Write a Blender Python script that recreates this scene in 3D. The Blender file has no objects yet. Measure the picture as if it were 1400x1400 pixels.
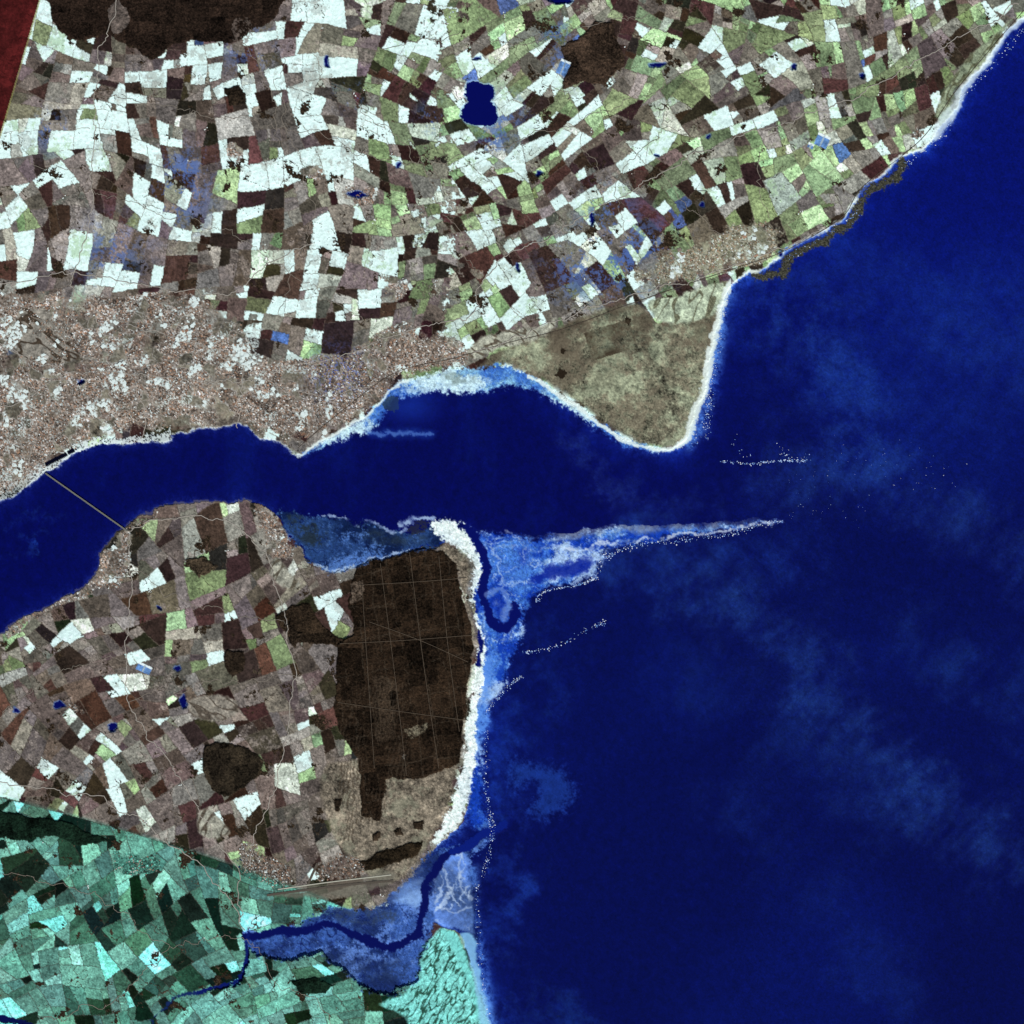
import bpy, math, numpy as np, random
random.seed(7); R=np.random.default_rng(11)
# ---------------------------------------------------------------- survey grid (1 cell = ~20 m)
PAD=50; N=1400+2*PAD
ax=np.arange(N,dtype=np.float32)-PAD
X,Y=np.meshgrid(ax,ax)
fx=np.fft.rfftfreq(N).astype(np.float32)[None,:]; fy=np.fft.fftfreq(N).astype(np.float32)[:,None]
def fbm(seed,beta=1.6,lo=0.0,hi=1.0,aniso=None):
    r=np.random.default_rng(seed)
    w=np.fft.rfft2(r.standard_normal((N,N)).astype(np.float32))
    if aniso:
        a=math.radians(aniso[0]); u=fx*math.cos(a)+fy*math.sin(a); v=-fx*math.sin(a)+fy*math.cos(a)
        f=np.sqrt((u*aniso[1])**2+v**2)
    else: f=np.sqrt(fx**2+fy**2)
    k=1/np.maximum(f,1e-4)**beta
    k=k*(f>lo)*np.exp(-(f/hi)**2)
    k[0,0]=0
    o=np.fft.irfft2(w*k,s=(N,N)); o-=o.mean(); o/=o.std()
    return o.astype(np.float32)
def S(a,b,x):
    t=np.clip((x-a)/(b-a),0,1); return t*t*(3-2*t)
n_big=fbm(1,2.0,0.001); n_mid=fbm(2,1.5,0.008); n_mid2=fbm(3,1.5,0.008)
n_fine=fbm(4,1.0,0.03); n_fine2=fbm(5,0.9,0.05); n_px=fbm(6,0.3,0.1)
wx=fbm(7,1.6,0.012); wy=fbm(8,1.6,0.012)
XW=X+1.5*wx; YW=Y+1.5*wy
def smooth(pts,closed=False,n=6):
    P=np.array(pts,float); out=[]; m=len(P)
    rng=range(m) if closed else range(m-1)
    for i in rng:
        if closed: p0,p1,p2,p3=P[i-1],P[i],P[(i+1)%m],P[(i+2)%m]
        else: p0,p1,p2,p3=P[max(i-1,0)],P[i],P[i+1],P[min(i+2,m-1)]
        for k in range(n):
            t=k/n
            out.append(0.5*((2*p1)+(-p0+p2)*t+(2*p0-5*p1+4*p2-p3)*t*t+(-p0+3*p1-3*p2+p3)*t**3))
    if not closed: out.append(P[-1])
    return np.array(out)
def inside(P,gx=None,gy=None):
    gx=XW if gx is None else gx; gy=YW if gy is None else gy
    m=np.zeros((N,N),bool)
    x0=max(int(P[:,0].min()+PAD-10),0);x1=min(int(P[:,0].max()+PAD+10),N);y0=max(int(P[:,1].min()+PAD-10),0);y1=min(int(P[:,1].max()+PAD+10),N)
    if x1<=x0 or y1<=y0: return m
    for i in range(len(P)):
        ax_,ay=P[i-1]; bx,by=P[i]
        if ay==by: continue
        ya=max(int(min(ay,by)+PAD-10),y0); yb=min(int(max(ay,by)+PAD+10),y1)
        if yb<=ya: continue
        gxs=gx[ya:yb,x0:x1]; gys=gy[ya:yb,x0:x1]
        c=((ay>gys)!=(by>gys))&(gxs<(bx-ax_)*(gys-ay)/(by-ay)+ax_)
        m[ya:yb,x0:x1]^=c
    return m
def dist(P,maxd,closed=False,gx=None,gy=None):
    gx=XW if gx is None else gx; gy=YW if gy is None else gy
    D=np.full((N,N),maxd,np.float32); pad=maxd+8
    for i in range(0 if closed else 1,len(P)):
        ax_,ay=P[i-1]; bx,by=P[i]
        x0=max(int(min(ax_,bx)+PAD-pad),0);x1=min(int(max(ax_,bx)+PAD+pad),N);y0=max(int(min(ay,by)+PAD-pad),0);y1=min(int(max(ay,by)+PAD+pad),N)
        if x1<=x0 or y1<=y0: continue
        gxs=gx[y0:y1,x0:x1]-ax_; gys=gy[y0:y1,x0:x1]-ay
        dx,dy=bx-ax_,by-ay; L=dx*dx+dy*dy+1e-9
        t=np.clip((gxs*dx+gys*dy)/L,0,1)
        d=np.sqrt((gxs-t*dx)**2+(gys-t*dy)**2)
        D[y0:y1,x0:x1]=np.minimum(D[y0:y1,x0:x1],d)
    return D
def area(pts,n=5,maxd=25):
    P=smooth(pts,True,n); m=inside(P); d=dist(P,maxd,True)
    return m,np.where(m,d,-d)
C=np.zeros((N,N,3),np.float32); K=np.zeros((N,N),np.uint8); H=np.zeros((N,N),np.float32)
def col(c): return np.array(c,np.float32)/255
def paint(a,c):
    global C
    a=np.clip(a,0,1)[...,None] if a.dtype!=bool else a[...,None].astype(np.float32)
    c=col(c) if isinstance(c,(tuple,list)) else c
    C=C*(1-a)+c*a
SEA,EST,FARM,FOREST,TOWN,BEACH,BAR,FLAT,LAKE,GOLF,HEATH,RIVER,ROCK=range(13)
# ---------------------------------------------------------------- coastlines
NORTH=[(-160,-160),(-160,760),(-60,720),(0,686),(22,677),(45,660),(62,646),(74,640),(100,620),(135,608),(185,604),(232,602),(236,594),(270,586),(320,583),(340,586),(360,598),(385,608),(410,623),(430,608),(460,593),(488,576),(508,562),(525,543),(548,527),(575,516),(610,510),(645,506),(690,504),(715,510),(740,524),(770,544),(800,565),(830,588),(860,604),(890,613),(915,615),(936,601),(947,575),(956,545),(966,520),(972,480),(980,450),(988,415),(998,392),(1015,377),(1045,366),(1066,350),(1080,338),(1110,323),(1142,306),(1166,282),(1174,262),(1200,242),(1232,216),(1262,200),(1284,178),(1298,160),(1312,132),(1330,104),(1352,76),(1375,48),(1402,20),(1450,-30),(1560,-160)]
SOUTH=[(-160,950),(-60,905),(0,868),(30,848),(62,832),(92,815),(125,793),(136,772),(138,750),(155,733),(174,721),(192,706),(215,695),(260,688),(310,686),(345,686),(368,698),(384,714),(395,730),(410,750),(427,770),(460,780),(490,772),(530,762),(575,750),(600,746),(618,735),(640,745),(652,780),(648,815),(655,850),(666,885),(664,925),(656,980),(650,1030),(645,1080),(638,1112),(622,1138),(600,1154),(586,1180),(580,1210),(582,1250),(600,1264),(628,1275),(643,1310),(655,1350),(667,1400),(690,1560),(-160,1560)]
Pn=smooth(NORTH,False,5); Ps=smooth(SOUTH,False,5)
mN=inside(Pn); mS=inside(Ps); land=mN|mS
dN=dist(Pn,70); dS=dist(Ps,70)
dcoast=np.minimum(dN,dS)
# ---------------------------------------------------------------- water colour, with haze painted in
K[:]=SEA
C[:]=col((4,12,76))
paint(S(700,250,Y)*0.8,(5,17,104))
paint(S(500,1400,Y)*S(700,1100,X)*0.6,(3,10,66))
paint(S(-0.3,2.2,n_big)*0.3,(8,28,120))
est_f=S(1150,850,X)*S(735,722,Y+0*X)*S(480,500,Y)
est_f=np.maximum(est_f,(X<600)*S(950,940,Y)*S(480,500,Y))
paint(est_f,(3,8,78)); paint(est_f*S(0.2,2.2,fbm(21,1.7,0.004,1,(100,3)))*0.3,(10,32,118))
K[est_f>0.5]=EST
swirl=fbm(22,1.5,0.004,0.3,(-48,3.2)); swirl2=fbm(23,1.4,0.006,0.35,(38,3.0)); clump=fbm(24,1.4,0.006)
def haze(pts,w,c,amp,tex,seedoff=0):  # thin haze over the water, plus coastal sediment, painted into its colour
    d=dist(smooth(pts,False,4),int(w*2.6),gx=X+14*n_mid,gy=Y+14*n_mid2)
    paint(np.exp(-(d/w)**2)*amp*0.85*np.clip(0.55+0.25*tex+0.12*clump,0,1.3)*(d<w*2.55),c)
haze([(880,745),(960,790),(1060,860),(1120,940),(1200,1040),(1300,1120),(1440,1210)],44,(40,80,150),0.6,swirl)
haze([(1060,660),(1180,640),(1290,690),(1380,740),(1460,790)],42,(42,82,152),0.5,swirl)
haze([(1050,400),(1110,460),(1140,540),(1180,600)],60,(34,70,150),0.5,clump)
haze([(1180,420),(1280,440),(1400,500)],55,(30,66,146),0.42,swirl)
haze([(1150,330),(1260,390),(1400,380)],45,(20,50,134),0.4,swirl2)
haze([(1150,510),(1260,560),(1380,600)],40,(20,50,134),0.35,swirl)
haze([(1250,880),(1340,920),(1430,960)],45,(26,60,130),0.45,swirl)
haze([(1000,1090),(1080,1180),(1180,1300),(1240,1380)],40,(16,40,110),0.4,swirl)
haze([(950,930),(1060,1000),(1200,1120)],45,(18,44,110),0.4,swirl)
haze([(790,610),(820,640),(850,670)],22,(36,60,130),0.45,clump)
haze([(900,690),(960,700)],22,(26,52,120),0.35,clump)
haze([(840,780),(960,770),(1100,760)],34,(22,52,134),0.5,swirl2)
m,d=area([(700,1040),(735,1045),(768,1055),(784,1080),(770,1105),(745,1118),(722,1108),(738,1092),(728,1070),(700,1075)],5,20); paint(S(-9,12,d+4*n_fine)*0.5,(34,76,160))
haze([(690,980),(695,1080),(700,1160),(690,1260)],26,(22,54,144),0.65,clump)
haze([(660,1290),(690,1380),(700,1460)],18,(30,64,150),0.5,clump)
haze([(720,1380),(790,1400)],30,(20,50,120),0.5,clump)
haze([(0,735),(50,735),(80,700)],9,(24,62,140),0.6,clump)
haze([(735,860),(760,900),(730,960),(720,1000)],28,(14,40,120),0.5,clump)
wgt=np.where(X>560,1.0,0.25)
sea=~land
paint(sea*np.exp(-dcoast/20)*0.5*wgt*(0.8+0.3*n_mid),(16,52,180))
paint(sea*np.exp(-dcoast/4.5)*0.7*wgt*np.clip(0.7+0.4*n_fine,0,1.4),(110,160,235))
C*= (1+0.06*n_px*np.where(X>1000,1,0.5)+0.05*n_fine)[...,None]
# ---------------------------------------------------------------- farmland parcels (recursive enclosure)
def clip(poly,p,nv):
    out=[]
    for i in range(len(poly)):
        a=poly[i-1]; b=poly[i]; da=(a-p)@nv; db=(b-p)@nv
        if da>=0: out.append(a)
        if (da>=0)!=(db>=0): out.append(a+(b-a)*(da/(da-db)))
    return out
def parea(P):
    P=np.array(P); x,y=P[:,0],P[:,1]; return 0.5*abs(np.dot(x,np.roll(y,1))-np.dot(y,np.roll(x,1)))
def bsp(box,ang,amin,amax,rs,jit=8):
    rr=random.Random(rs); x0,y0,x1,y1=box; cx,cy=(x0+x1)/2,(y0+y1)/2; r=math.hypot(x1-x0,y1-y0)/2
    a=math.radians(ang); u=np.array([math.cos(a),math.sin(a)]); v=np.array([-u[1],u[0]]); c=np.array([cx,cy])
    st=[[c-u*r-v*r,c+u*r-v*r,c+u*r+v*r,c-u*r+v*r]]; out=[]
    while st:
        P=st.pop(); A=parea(P); Q=np.array(P)
        if Q[:,0].max()<x0 or Q[:,0].min()>x1 or Q[:,1].max()<y0 or Q[:,1].min()>y1: continue
        if A<amin*math.exp(rr.random()*math.log(amax/amin)): out.append(Q); continue
        m=Q.mean(0); cov=np.cov((Q-m).T); w,V=np.linalg.eigh(cov); d=V[:,1]
        E=np.roll(Q,-1,0)-Q; L=np.linalg.norm(E,axis=1)
        best=max(range(len(E)),key=lambda i:L[i]*abs((E[i]/max(L[i],1e-6))@d)); d=E[best]/L[best]
        j=math.radians(rr.gauss(0,jit)); d=np.array([d[0]*math.cos(j)-d[1]*math.sin(j),d[0]*math.sin(j)+d[1]*math.cos(j)])
        ext=(Q-m)@d; p=m+d*(ext.max()-ext.min())*rr.uniform(-0.24,0.24)
        for s in (1,-1):
            q=clip(P,p,d*s)
            if len(q)>=3: st.append(q)
    return out
def raster(polys,base):
    ID=np.zeros((N,N),np.int32)
    for k,Q in enumerate(polys):
        x0=max(int(Q[:,0].min())+PAD-1,0);x1=min(int(Q[:,0].max())+PAD+2,N);y0=max(int(Q[:,1].min())+PAD-1,0);y1=min(int(Q[:,1].max())+PAD+2,N)
        if x1<=x0 or y1<=y0: continue
        gx=X[y0:y1,x0:x1]; gy=Y[y0:y1,x0:x1]; pos=np.ones(gx.shape,bool); neg=pos.copy()
        for i in range(len(Q)):
            a=Q[i-1];b=Q[i]; s=(b[0]-a[0])*(gy-a[1])-(b[1]-a[1])*(gx-a[0]); pos&=s>=0; neg&=s<=0
        s=ID[y0:y1,x0:x1]; s[pos|neg]=base+k
    return ID
regs=[((-60,-60,1460,650),3,150,2100,1),((-60,-60,1460,650),-29,140,1700,2),((-60,650,760,1300),-18,140,2200,3),((-60,1050,760,1460),-32,180,2200,4)]
IDs=[];base=1;cnt=[]
for box,an,a0,a1,s in regs:
    pl=bsp(box,an,a0,a1,s); IDs.append(raster(pl,base)); cnt.append((base,base+len(pl))); base+=len(pl)
print('parcels',base)
gxw=11*fbm(31,2.4,0.002,0.012)+0.35*wx; gyw=11*fbm(32,2.4,0.002,0.012)+0.35*wy
ix=np.clip((X+PAD+gxw),0,N-1).astype(int); iy=np.clip((Y+PAD+gyw),0,N-1).astype(int)
IDs=[I[iy,ix] for I in IDs]
teal_line=1090+0.235*X+0.00018*X*X
teal=(Y>teal_line)
sel=np.where(Y<700,np.where(X+25*n_mid>610,1,0),np.where(teal,3,2))
sel=np.where(mS,np.where(teal,3,2),sel)
ID=np.choose(sel,IDs)
WH=(224,252,246);pal=np.array([WH,(116,110,104),(144,142,132),(54,41,36),(76,54,50),(118,134,98),(156,188,138),(84,108,160),(44,42,32),(198,210,194),(96,87,80)],np.float32)
#        W    G    L    B    M    GR   LG   BL   D    pale  G2
wN1=[.26,.25,.09,.12,.05,.02,.01,.01,.02,.06,.14]
wN2=[.20,.16,.10,.12,.06,.11,.10,.005,.03,.06,.10]
wN3=[.12,.10,.11,.11,.06,.22,.16,.005,.03,.05,.06]
wS=[.05,.28,.11,.10,.05,.04,.03,.00,.05,.04,.25]
pT=np.array([(88,142,126),(116,182,164),(20,36,28),(134,242,228),(66,108,92),(36,60,48)],np.float32); wT=[.30,.26,.17,.08,.12,.08]
TC=np.zeros((base+1,3),np.float32); TY=np.zeros(base+1,np.int32)
npx=np.maximum(np.bincount(ID.ravel(),minlength=base+1),1)
cx=np.bincount(ID.ravel(),X.ravel(),base+1)/npx
cy=np.bincount(ID.ravel(),Y.ravel(),base+1)/npx
co_id=raster(bsp((-60,-60,1460,1460),-12,900,3000,77),0); ctype={}
def nat(nz,x,y): return nz[int(np.clip(y+PAD,0,N-1)),int(np.clip(x+PAD,0,N-1))]
for k in range(1,base+1):
    x,y=cx[k],cy[k]
    if k<cnt[1][1]:
        w=np.array(wN1)
        if x>500: w=np.array(wN2)
        if (x>500 and x<620) or (x>620 and y<160 and x<800): w=np.array(wN2)+np.array([.05,0,0,0,0,.03,.03,0,0,0,0])
        if x>860: w=np.array(wN3)
        w[0]*=np.clip(1.0+0.5*nat(n_mid,x,y),0.2,2.4)
        if x<330 and y>340: w[0]*=0.4
        w[3:5]*=np.clip(1+0.5*nat(n_mid2,x,y),0.3,2)
        w/=w.sum(); t=R.choice(11,p=w); reg=0
    elif k<cnt[2][1]: w=np.array(wS); t=R.choice(11,p=w/w.sum()); reg=1
    else:
        w=np.array(wT)
        if 170<x<330 and 1170<y<1340: w[2]*=2.5
        if x<160 and y<1160: w[2]*=2
        t=11+R.choice(6,p=w/w.sum()); reg=2
    key=(int(nat(co_id,x,y)),reg)
    if key in ctype and R.random()<0.25: t=ctype[key]
    else: ctype.setdefault(key,t)
    TY[k]=t
def force(lst,t):
    for x,y in lst:
        k=ID[y+PAD,x+PAD]
        if k and TY[k]<11: TY[k]=t
force([(110,30),(40,150),(160,110),(180,320),(60,350),(250,330),(200,350),(300,370)],1)
force([(20,290),(10,300),(100,245),(85,250),(105,320),(235,190),(220,180),(265,70),(250,90),(200,60),(115,80),(410,90),(435,75),(385,110),(480,95),(460,195),(430,215),(370,240),(345,255),(485,290),(470,210),(435,325),(430,365),(420,390),(400,415),(370,415),(400,350),(640,100),(600,190),(700,225),(740,205),(760,270),(790,240),(620,290),(655,320),(690,340),(600,100),(690,60),(900,210),(870,205),(920,190),(860,290),(910,280),(845,310),(890,80),(995,150),(1010,95),(1045,95),(545,75),(560,60),(560,130),(660,215),(70,200),(55,240),(720,215),(740,120),(640,240),(520,360),(525,390),(105,860),(75,872),(190,900),(445,830),(458,815),(300,905),(420,985),(310,1000),(55,1050),(340,1115),(135,1005),(430,335),(455,360),(960,60),(1000,160),(190,260),(300,300),(205,115),(290,90)],0)
force([(320,130),(85,310),(65,320),(365,455),(630,245),(755,350),(830,210),(860,235),(1090,70),(1180,160),(1050,310),(740,370),(220,270),(400,440),(480,405),(700,395),(250,140),(150,240),(320,770),(232,784),(320,905),(140,1085),(110,960),(575,190),(590,240),(300,830),(350,830),(200,855),(1200,140),(930,160)],3)
force([(740,40),(850,130),(1020,210),(1080,290),(1140,170),(990,40),(900,30),(1060,50),(960,110),(620,60),(540,30),(270,800),(610,430),(720,270),(1230,90),(1250,150),(1100,130)],5)
force([(555,1200),(560,1190),(545,1215),(410,1192),(405,1200),(420,1200),(410,1182)],1)
for k in range(1,base+1):
    t=TY[k]; TC[k]=(pal[t] if t<11 else pT[t-11])
    if t!=0: TC[k]*=(1+0.12*R.standard_normal()); TC[k]+=R.normal(0,3,3)
TC/=255
fc=TC[ID]; ty=TY[ID]
pa=(R.random(base+1)*math.pi).astype(np.float32)[ID]
till=np.sin((X*np.cos(pa)+Y*np.sin(pa))*0.9+2*n_mid)
tex=(0.06*n_fine+0.05*n_fine2+0.07*n_px+0.07*n_mid+0.03*till)
fc=fc*(1+tex*np.where(ty==0,0.25,1.2))[...,None]
pm=(S(0.8,1.9,n_mid2+0.6*n_fine)*((ty==0)|(ty==9)))[...,None]; fc=fc*(1-pm*0.5)+np.where(((X>480)|(X<150))[...,None],col((150,185,136)),col((150,156,146)))*pm*0.5
sc=S(0.55,1.0,n_mid*0.7+0.35*n_fine+0.3*n_big-0.12)*(((ty==1)|(ty==2)|(ty==10))*0.7+(ty==0)*0.3)
gsc=col((103,96,90))+((X>560)&(Y<700))[...,None]*col((0,9,0)); gsc=gsc*(1+0.22*n_fine+0.15*n_px)[...,None]
sc=sc*(~teal); fc=fc*(1-sc[...,None])+gsc*sc[...,None]
edge=(ID!=np.roll(ID,1,0))|(ID!=np.roll(ID,1,1))
hedge=np.where(n_mid+0.6*n_fine>0.25,0.6,1.2)
fc=np.where((edge&(n_fine2>-0.9))[...,None],fc*0.4+col((92,84,74))*hedge[...,None]*np.where(teal&mS,0.6,1)[...,None]*0.6,fc)
def tint(cx_,cy_,r,c,a,thr=-0.2):
    global fc
    m=np.exp(-(((X-cx_)**2+(Y-cy_)**2)/r**2))*S(thr,1.2,n_mid2+0.9*n_fine)*a*(ty!=0)
    fc=fc*(1-m[...,None])+col(c)*m[...,None]
for q in [(245,270,45),(255,230,30),(830,290,36),(860,345,44),(905,345,36),(770,85,24),(340,65,34),(690,160,30),(675,195,20),(780,370,40),(840,370,44),(70,180,26),(590,160,20),(150,350,44),(480,130,20),(760,45,20)]:
    tint(q[0],q[1],q[2],(78,106,168),0.8)
farm=land.copy(); C=np.where(farm[...,None],np.clip(fc,0,1),C); K[land]=FARM
hills=fbm(41,2.3,0.002,0.03); H=np.where(land,0.12+0.16*S(0,60,dcoast)*(1.6+hills)+0.012*n_fine+0.03*n_mid,0.0).astype(np.float32)
wd=land&(fbm(51,1.5,0.01)+0.35*n_fine>2.0)
C=np.where(wd[...,None],(col((46,38,29))*(1+0.3*n_px)[...,None]),C)
wd2=land&(np.abs(fbm(52,1.7,0.006,0.12)-0.2)<0.032)&(n_mid+0.4*n_fine>0)
C=np.where(wd2[...,None],(col((62,54,44))*(1+0.3*n_px)[...,None]),C)
H+=(0.05*(wd|wd2)).astype(np.float32)
# ---------------------------------------------------------------- heath, dunes, links
m,d=area([(655,500),(700,470),(760,445),(860,412),(905,440),(985,425),(968,520),(945,590),(915,612),(860,600),(800,560),(745,522),(700,502)])
hc=col((120,120,100))*(1+0.18*n_fine+0.10*n_mid+0.13*n_px)[...,None]; g=S(-0.2,1.3,clump+0.5*n_mid)[...,None]*0.6; hc=hc*(1-g)+col((152,164,136))*(1+0.12*n_fine)[...,None]*g
dk=(S(-0.4,1.0,-n_mid2+0.4*n_fine)*S(570,440,Y+0.15*(X-800)))[...,None]*0.65; hc=hc*(1-dk)+col((76,67,55))*dk
br_=S(0.3,1.1,-clump+0.4*n_fine)[...,None]*0.5; hc=hc*(1-br_)+col((100,90,76))*br_
trk=(S(.06,.0,np.abs(fbm(91,1.5,.01,.12)))*(n_mid2>-.3))[...,None]*.3; hc=hc*(1-trk)+col((176,176,156))*trk
paint((m*S(-2,6,d)),hc); K[m&land]=HEATH
for q in [(765,511,6),(770,482,4),(858,437,4)]:
    u=(XW-q[0])*.9+(YW-q[1])*.42; v=-(XW-q[0])*.42+(YW-q[1])*.9; paint((np.maximum(abs(u),abs(v))<q[2])&land,(40,33,25))
paint(((np.abs(((X-835)*0.95-(Y-465)*0.3))<32)&(np.abs((X-835)*0.3+(Y-465)*0.95)<20))*(0.45+0.25*n_mid+0.15*n_fine),(66,58,46))
m,d=area([(598,748),(622,745),(642,775),(640,820),(650,880),(640,950),(628,1040),(612,1110),(590,1150),(570,1180),(540,1208),(500,1195),(470,1170),(440,1100),(455,1040),(600,1040),(625,980),(640,880),(630,800),(612,765)])
hc=col((116,108,94))*(1+0.16*n_fine+0.12*n_mid+0.12*n_px)[...,None]; q_=S(0,1.2,clump)[...,None]*.45; hc=hc*(1-q_)+col((142,146,124))*q_; paint((m&land)*S(-2,5,d),hc); K[m&land]=HEATH
# ---------------------------------------------------------------- forests
rides=((np.abs(((XW*0.985-YW*0.17)%27)-13)<0.6)|(np.abs(((YW*0.985+XW*0.17)%44)-22)<0.55))
cmp_=raster(bsp((-60,-60,1460,1460),-10,160,1600,91,3),0); cs=np.random.default_rng(5).normal(0,1,cmp_.max()+1)[cmp_]
cedge=(cmp_!=np.roll(cmp_,1,0))|(cmp_!=np.roll(cmp_,1,1))
def forest(pts,c=(34,25,19),clear=True,ride=True,raise_=0.2,n=1):
    global H
    m,d=area(pts,n,8)
    m=m&land
    cc=col(c)*(1+0.20*n_px+0.14*n_fine+0.06*n_mid+0.16*cs)[...,None]
    if ride:
        cc=np.where((rides&(n_mid2>-0.6))[...,None],cc*0.55+col((84,76,64))*0.42,cc)
        cc=np.where((cedge&(cs>-.5))[...,None],cc*0.7+col((70,60,48))*0.3,cc)
    paint(m*S(-.5,1.0,d),cc); K[m]=FOREST
    H+=(m*S(0,2,d)*(raise_+0.04*n_px+0.02*cs)).astype(np.float32)
forest([(-40,-60),(-60,-10),(55,-5),(75,38),(105,56),(140,50),(182,64),(214,82),(236,62),(262,56),(310,62),(338,48),(385,12),(390,-60)],(36,28,23),n=4,ride=False)
m,d=area([(150,20),(165,0),(176,28),(155,48)]); paint(m*0.9,col((96,88,82))*(1+0.15*n_fine)[...,None])
m,d=area([(318,30),(340,25),(345,52),(320,60)]); paint(m*(rides|(n_fine>0.3))*0.6,col((96,88,82))*(1+0.15*n_fine)[...,None])
forest([(765,62),(790,55),(815,28),(835,28),(850,62),(852,92),(826,120),(800,112),(768,122),(772,90)],(52,42,34),ride=False)
forest([(480,800),(487,773),(530,762),(575,750),(605,752),(622,770),(632,805),(640,850),(649,885),(640,930),(634,985),(626,1045),(600,1056),(560,1066),(530,1066),(520,1122),(494,1118),(490,1035),(462,1000),(458,940),(460,880),(480,868),(478,820)],(36,28,21))
forest([(378,842),(398,826),(425,828),(436,848),(462,868),(482,872),(462,884),(420,880),(400,876)],(42,34,26),ride=False)
forest([(275,1030),(300,1015),(340,1022),(357,1040),(350,1062),(312,1088),(285,1072)],(38,33,26),ride=False,n=2)
forest([(490,1178),(530,1160),(580,1148),(574,1170),(530,1184),(495,1190)],(36,30,22),ride=False)
for P in [[(565,1124),(578,1121),(580,1132),(567,1134)],[(538,1134),(550,1130),(551,1142),(540,1145)],[(508,1138),(520,1134),(522,1144),(510,1148)],[(456,1094),(468,1092),(467,1106),(458,1108)],[(305,120),(330,118),(336,140),(312,146)],[(390,845),(400,860),(412,868),(404,885),(394,875)],[(308,890),(334,888),(336,915),(316,925),(306,910)]]: forest(P,(40,33,26),ride=False)
forest([(250,765),(280,760),(300,775),(270,790)],(56,48,38),ride=False)
forest([(-60,1100),(20,1110),(60,1118),(90,1122),(150,1150),(110,1158),(70,1140),(20,1150),(-60,1130)],(18,32,24),ride=False)
forest([(395,1342),(430,1334),(460,1346),(448,1360),(410,1358)],(18,32,24),ride=False)
for P,c,a_ in [([(510,925),(524,922),(541,930),(545,985),(538,1010),(516,1018)],(80,70,58),.35),([(553,994),(582,987),(584,1003),(558,1010)],(120,116,98),.8),([(480,798),(494,794),(495,822),(481,828)],(110,98,86),.8),([(550,1030),(554,1030),(554,1036),(550,1036)],(220,225,215),.9)]:
    m,d=area(P,1,6); paint(m*S(-1,1,d)*np.clip(0.75+0.35*n_fine+.3*cs,0,1)*a_,col(c)*(1+0.2*n_px)[...,None])
stripes=((XW+0.13*YW)%5<1.8)&(X>462)&(X<560)&(Y>930)&(Y<1150)&(n_mid2+.4*n_fine>0.0); paint((stripes&(K==FOREST))*0.4,(76,66,54)); paint((stripes&(K==HEATH)&(X<530))*0.6,(64,55,44))
# ---------------------------------------------------------------- towns
def block(ang,su,sv,sd):
    a=math.radians(ang); u=(XW*math.cos(a)+YW*math.sin(a))/su; v=(-XW*math.sin(a)+YW*math.cos(a))/sv
    i=np.floor(u).astype(np.int64); j=np.floor(v+0.37*(i%3)).astype(np.int64)
    h=((i*73856093)^(j*19349663)^sd*83492791)&0xffffffff
    h=((h^(h>>13))*1274126177)&0xffffffff; h=(h^(h>>16))
    return (h%10007)/10007.0
qs=(np.floor((n_big+n_mid)*1.7).astype(int)%3)
hb=np.choose(qs,[block(12,2.6,1.9,3),block(-22,2.2,2.6,5),block(47,2.4,1.8,9)])
upal=np.array([(104,92,82),(132,116,102),(160,148,136),(70,62,56),(186,186,180),(222,234,230),(156,122,98),(118,112,106),(54,48,42)],np.float32)/255
uw=np.cumsum([.19,.18,.15,.13,.08,.05,.08,.11,.05]); uw=uw/uw[-1]
uc=upal[np.searchsorted(uw,hb*0.9999)]
sp=bsp((-60,200,1200,900),6,60,1300,55,10); spid=raster(sp,1)
spw=spid[np.clip(Y+PAD+8*n_big+3*wy,0,N-1).astype(int),np.clip(X+PAD+8*hills+3*wx,0,N-1).astype(int)]
rs_=np.random.default_rng(8); sm=rs_.normal(0,1,len(sp)+2); st_=rs_.random(len(sp)+2)
uc=uc*(1+0.16*n_px+0.13*sm[spw])[...,None]
ind=(st_[spw]<(0.06+0.09*S(0.3,1.2,clump)+0.05*(Y<560)*(X<420)))
grn=(st_[spw]>0.84)
uc=np.where(grn[...,None],uc*0.2+col((108,106,92))*(0.8*(1+0.12*n_fine+.15*sm[spw]))[...,None],uc)
uc=np.where((ind&(hb>0.35))[...,None],uc*0.15+col((212,230,226))*0.85,uc)
streets=(spw!=np.roll(spw,1,0))|(spw!=np.roll(spw,1,1))
uc=np.where(streets[...,None],uc*0.35+col((176,172,164))*0.62,uc)
TOWNMASK=np.zeros((N,N),bool); DENS=np.zeros((N,N),np.float32)
def town(pts,dens=1.0,mix=0.95,green=None,sd=12):
    m,d=area(pts,4,20); a=m*S(-1,sd,d+5*n_mid+3*n_fine)*mix*land
    park=S(0.9,1.3,n_mid2+0.5*n_fine); a2=a*(1-0.6*park)
    c=uc if green is None else uc*0.72+col(green)*0.28
    paint(a*0.7,col((106,98,88))*(1+0.14*n_fine)[...,None]); paint(a2,c)
    K[m&land&(a>0.3)]=TOWN; ok=m&land&(park<0.5)&(a>0.25)&(~grn)&(~streets); TOWNMASK[ok]=True; DENS[ok]=dens
town([(-60,395),(0,398),(60,392),(130,402),(200,398),(262,400),(300,420),(330,436),(350,482),(400,492),(440,482),(490,474),(520,452),(560,440),(610,455),(640,478),(640,498),(590,510),(545,524),(505,560),(480,578),(430,606),(408,618),(360,596),(330,580),(235,590),(130,600),(60,640),(0,680),(-60,720)],1.0)
town([(868,362),(900,345),(950,335),(985,312),(1020,300),(1062,305),(1085,330),(1060,348),(1015,368),(950,385),(900,398),(870,385)],0.6,green=(150,164,124))
town([(345,690),(368,700),(385,718),(400,745),(404,765),(380,770),(362,745),(350,720)],0.8)
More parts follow.
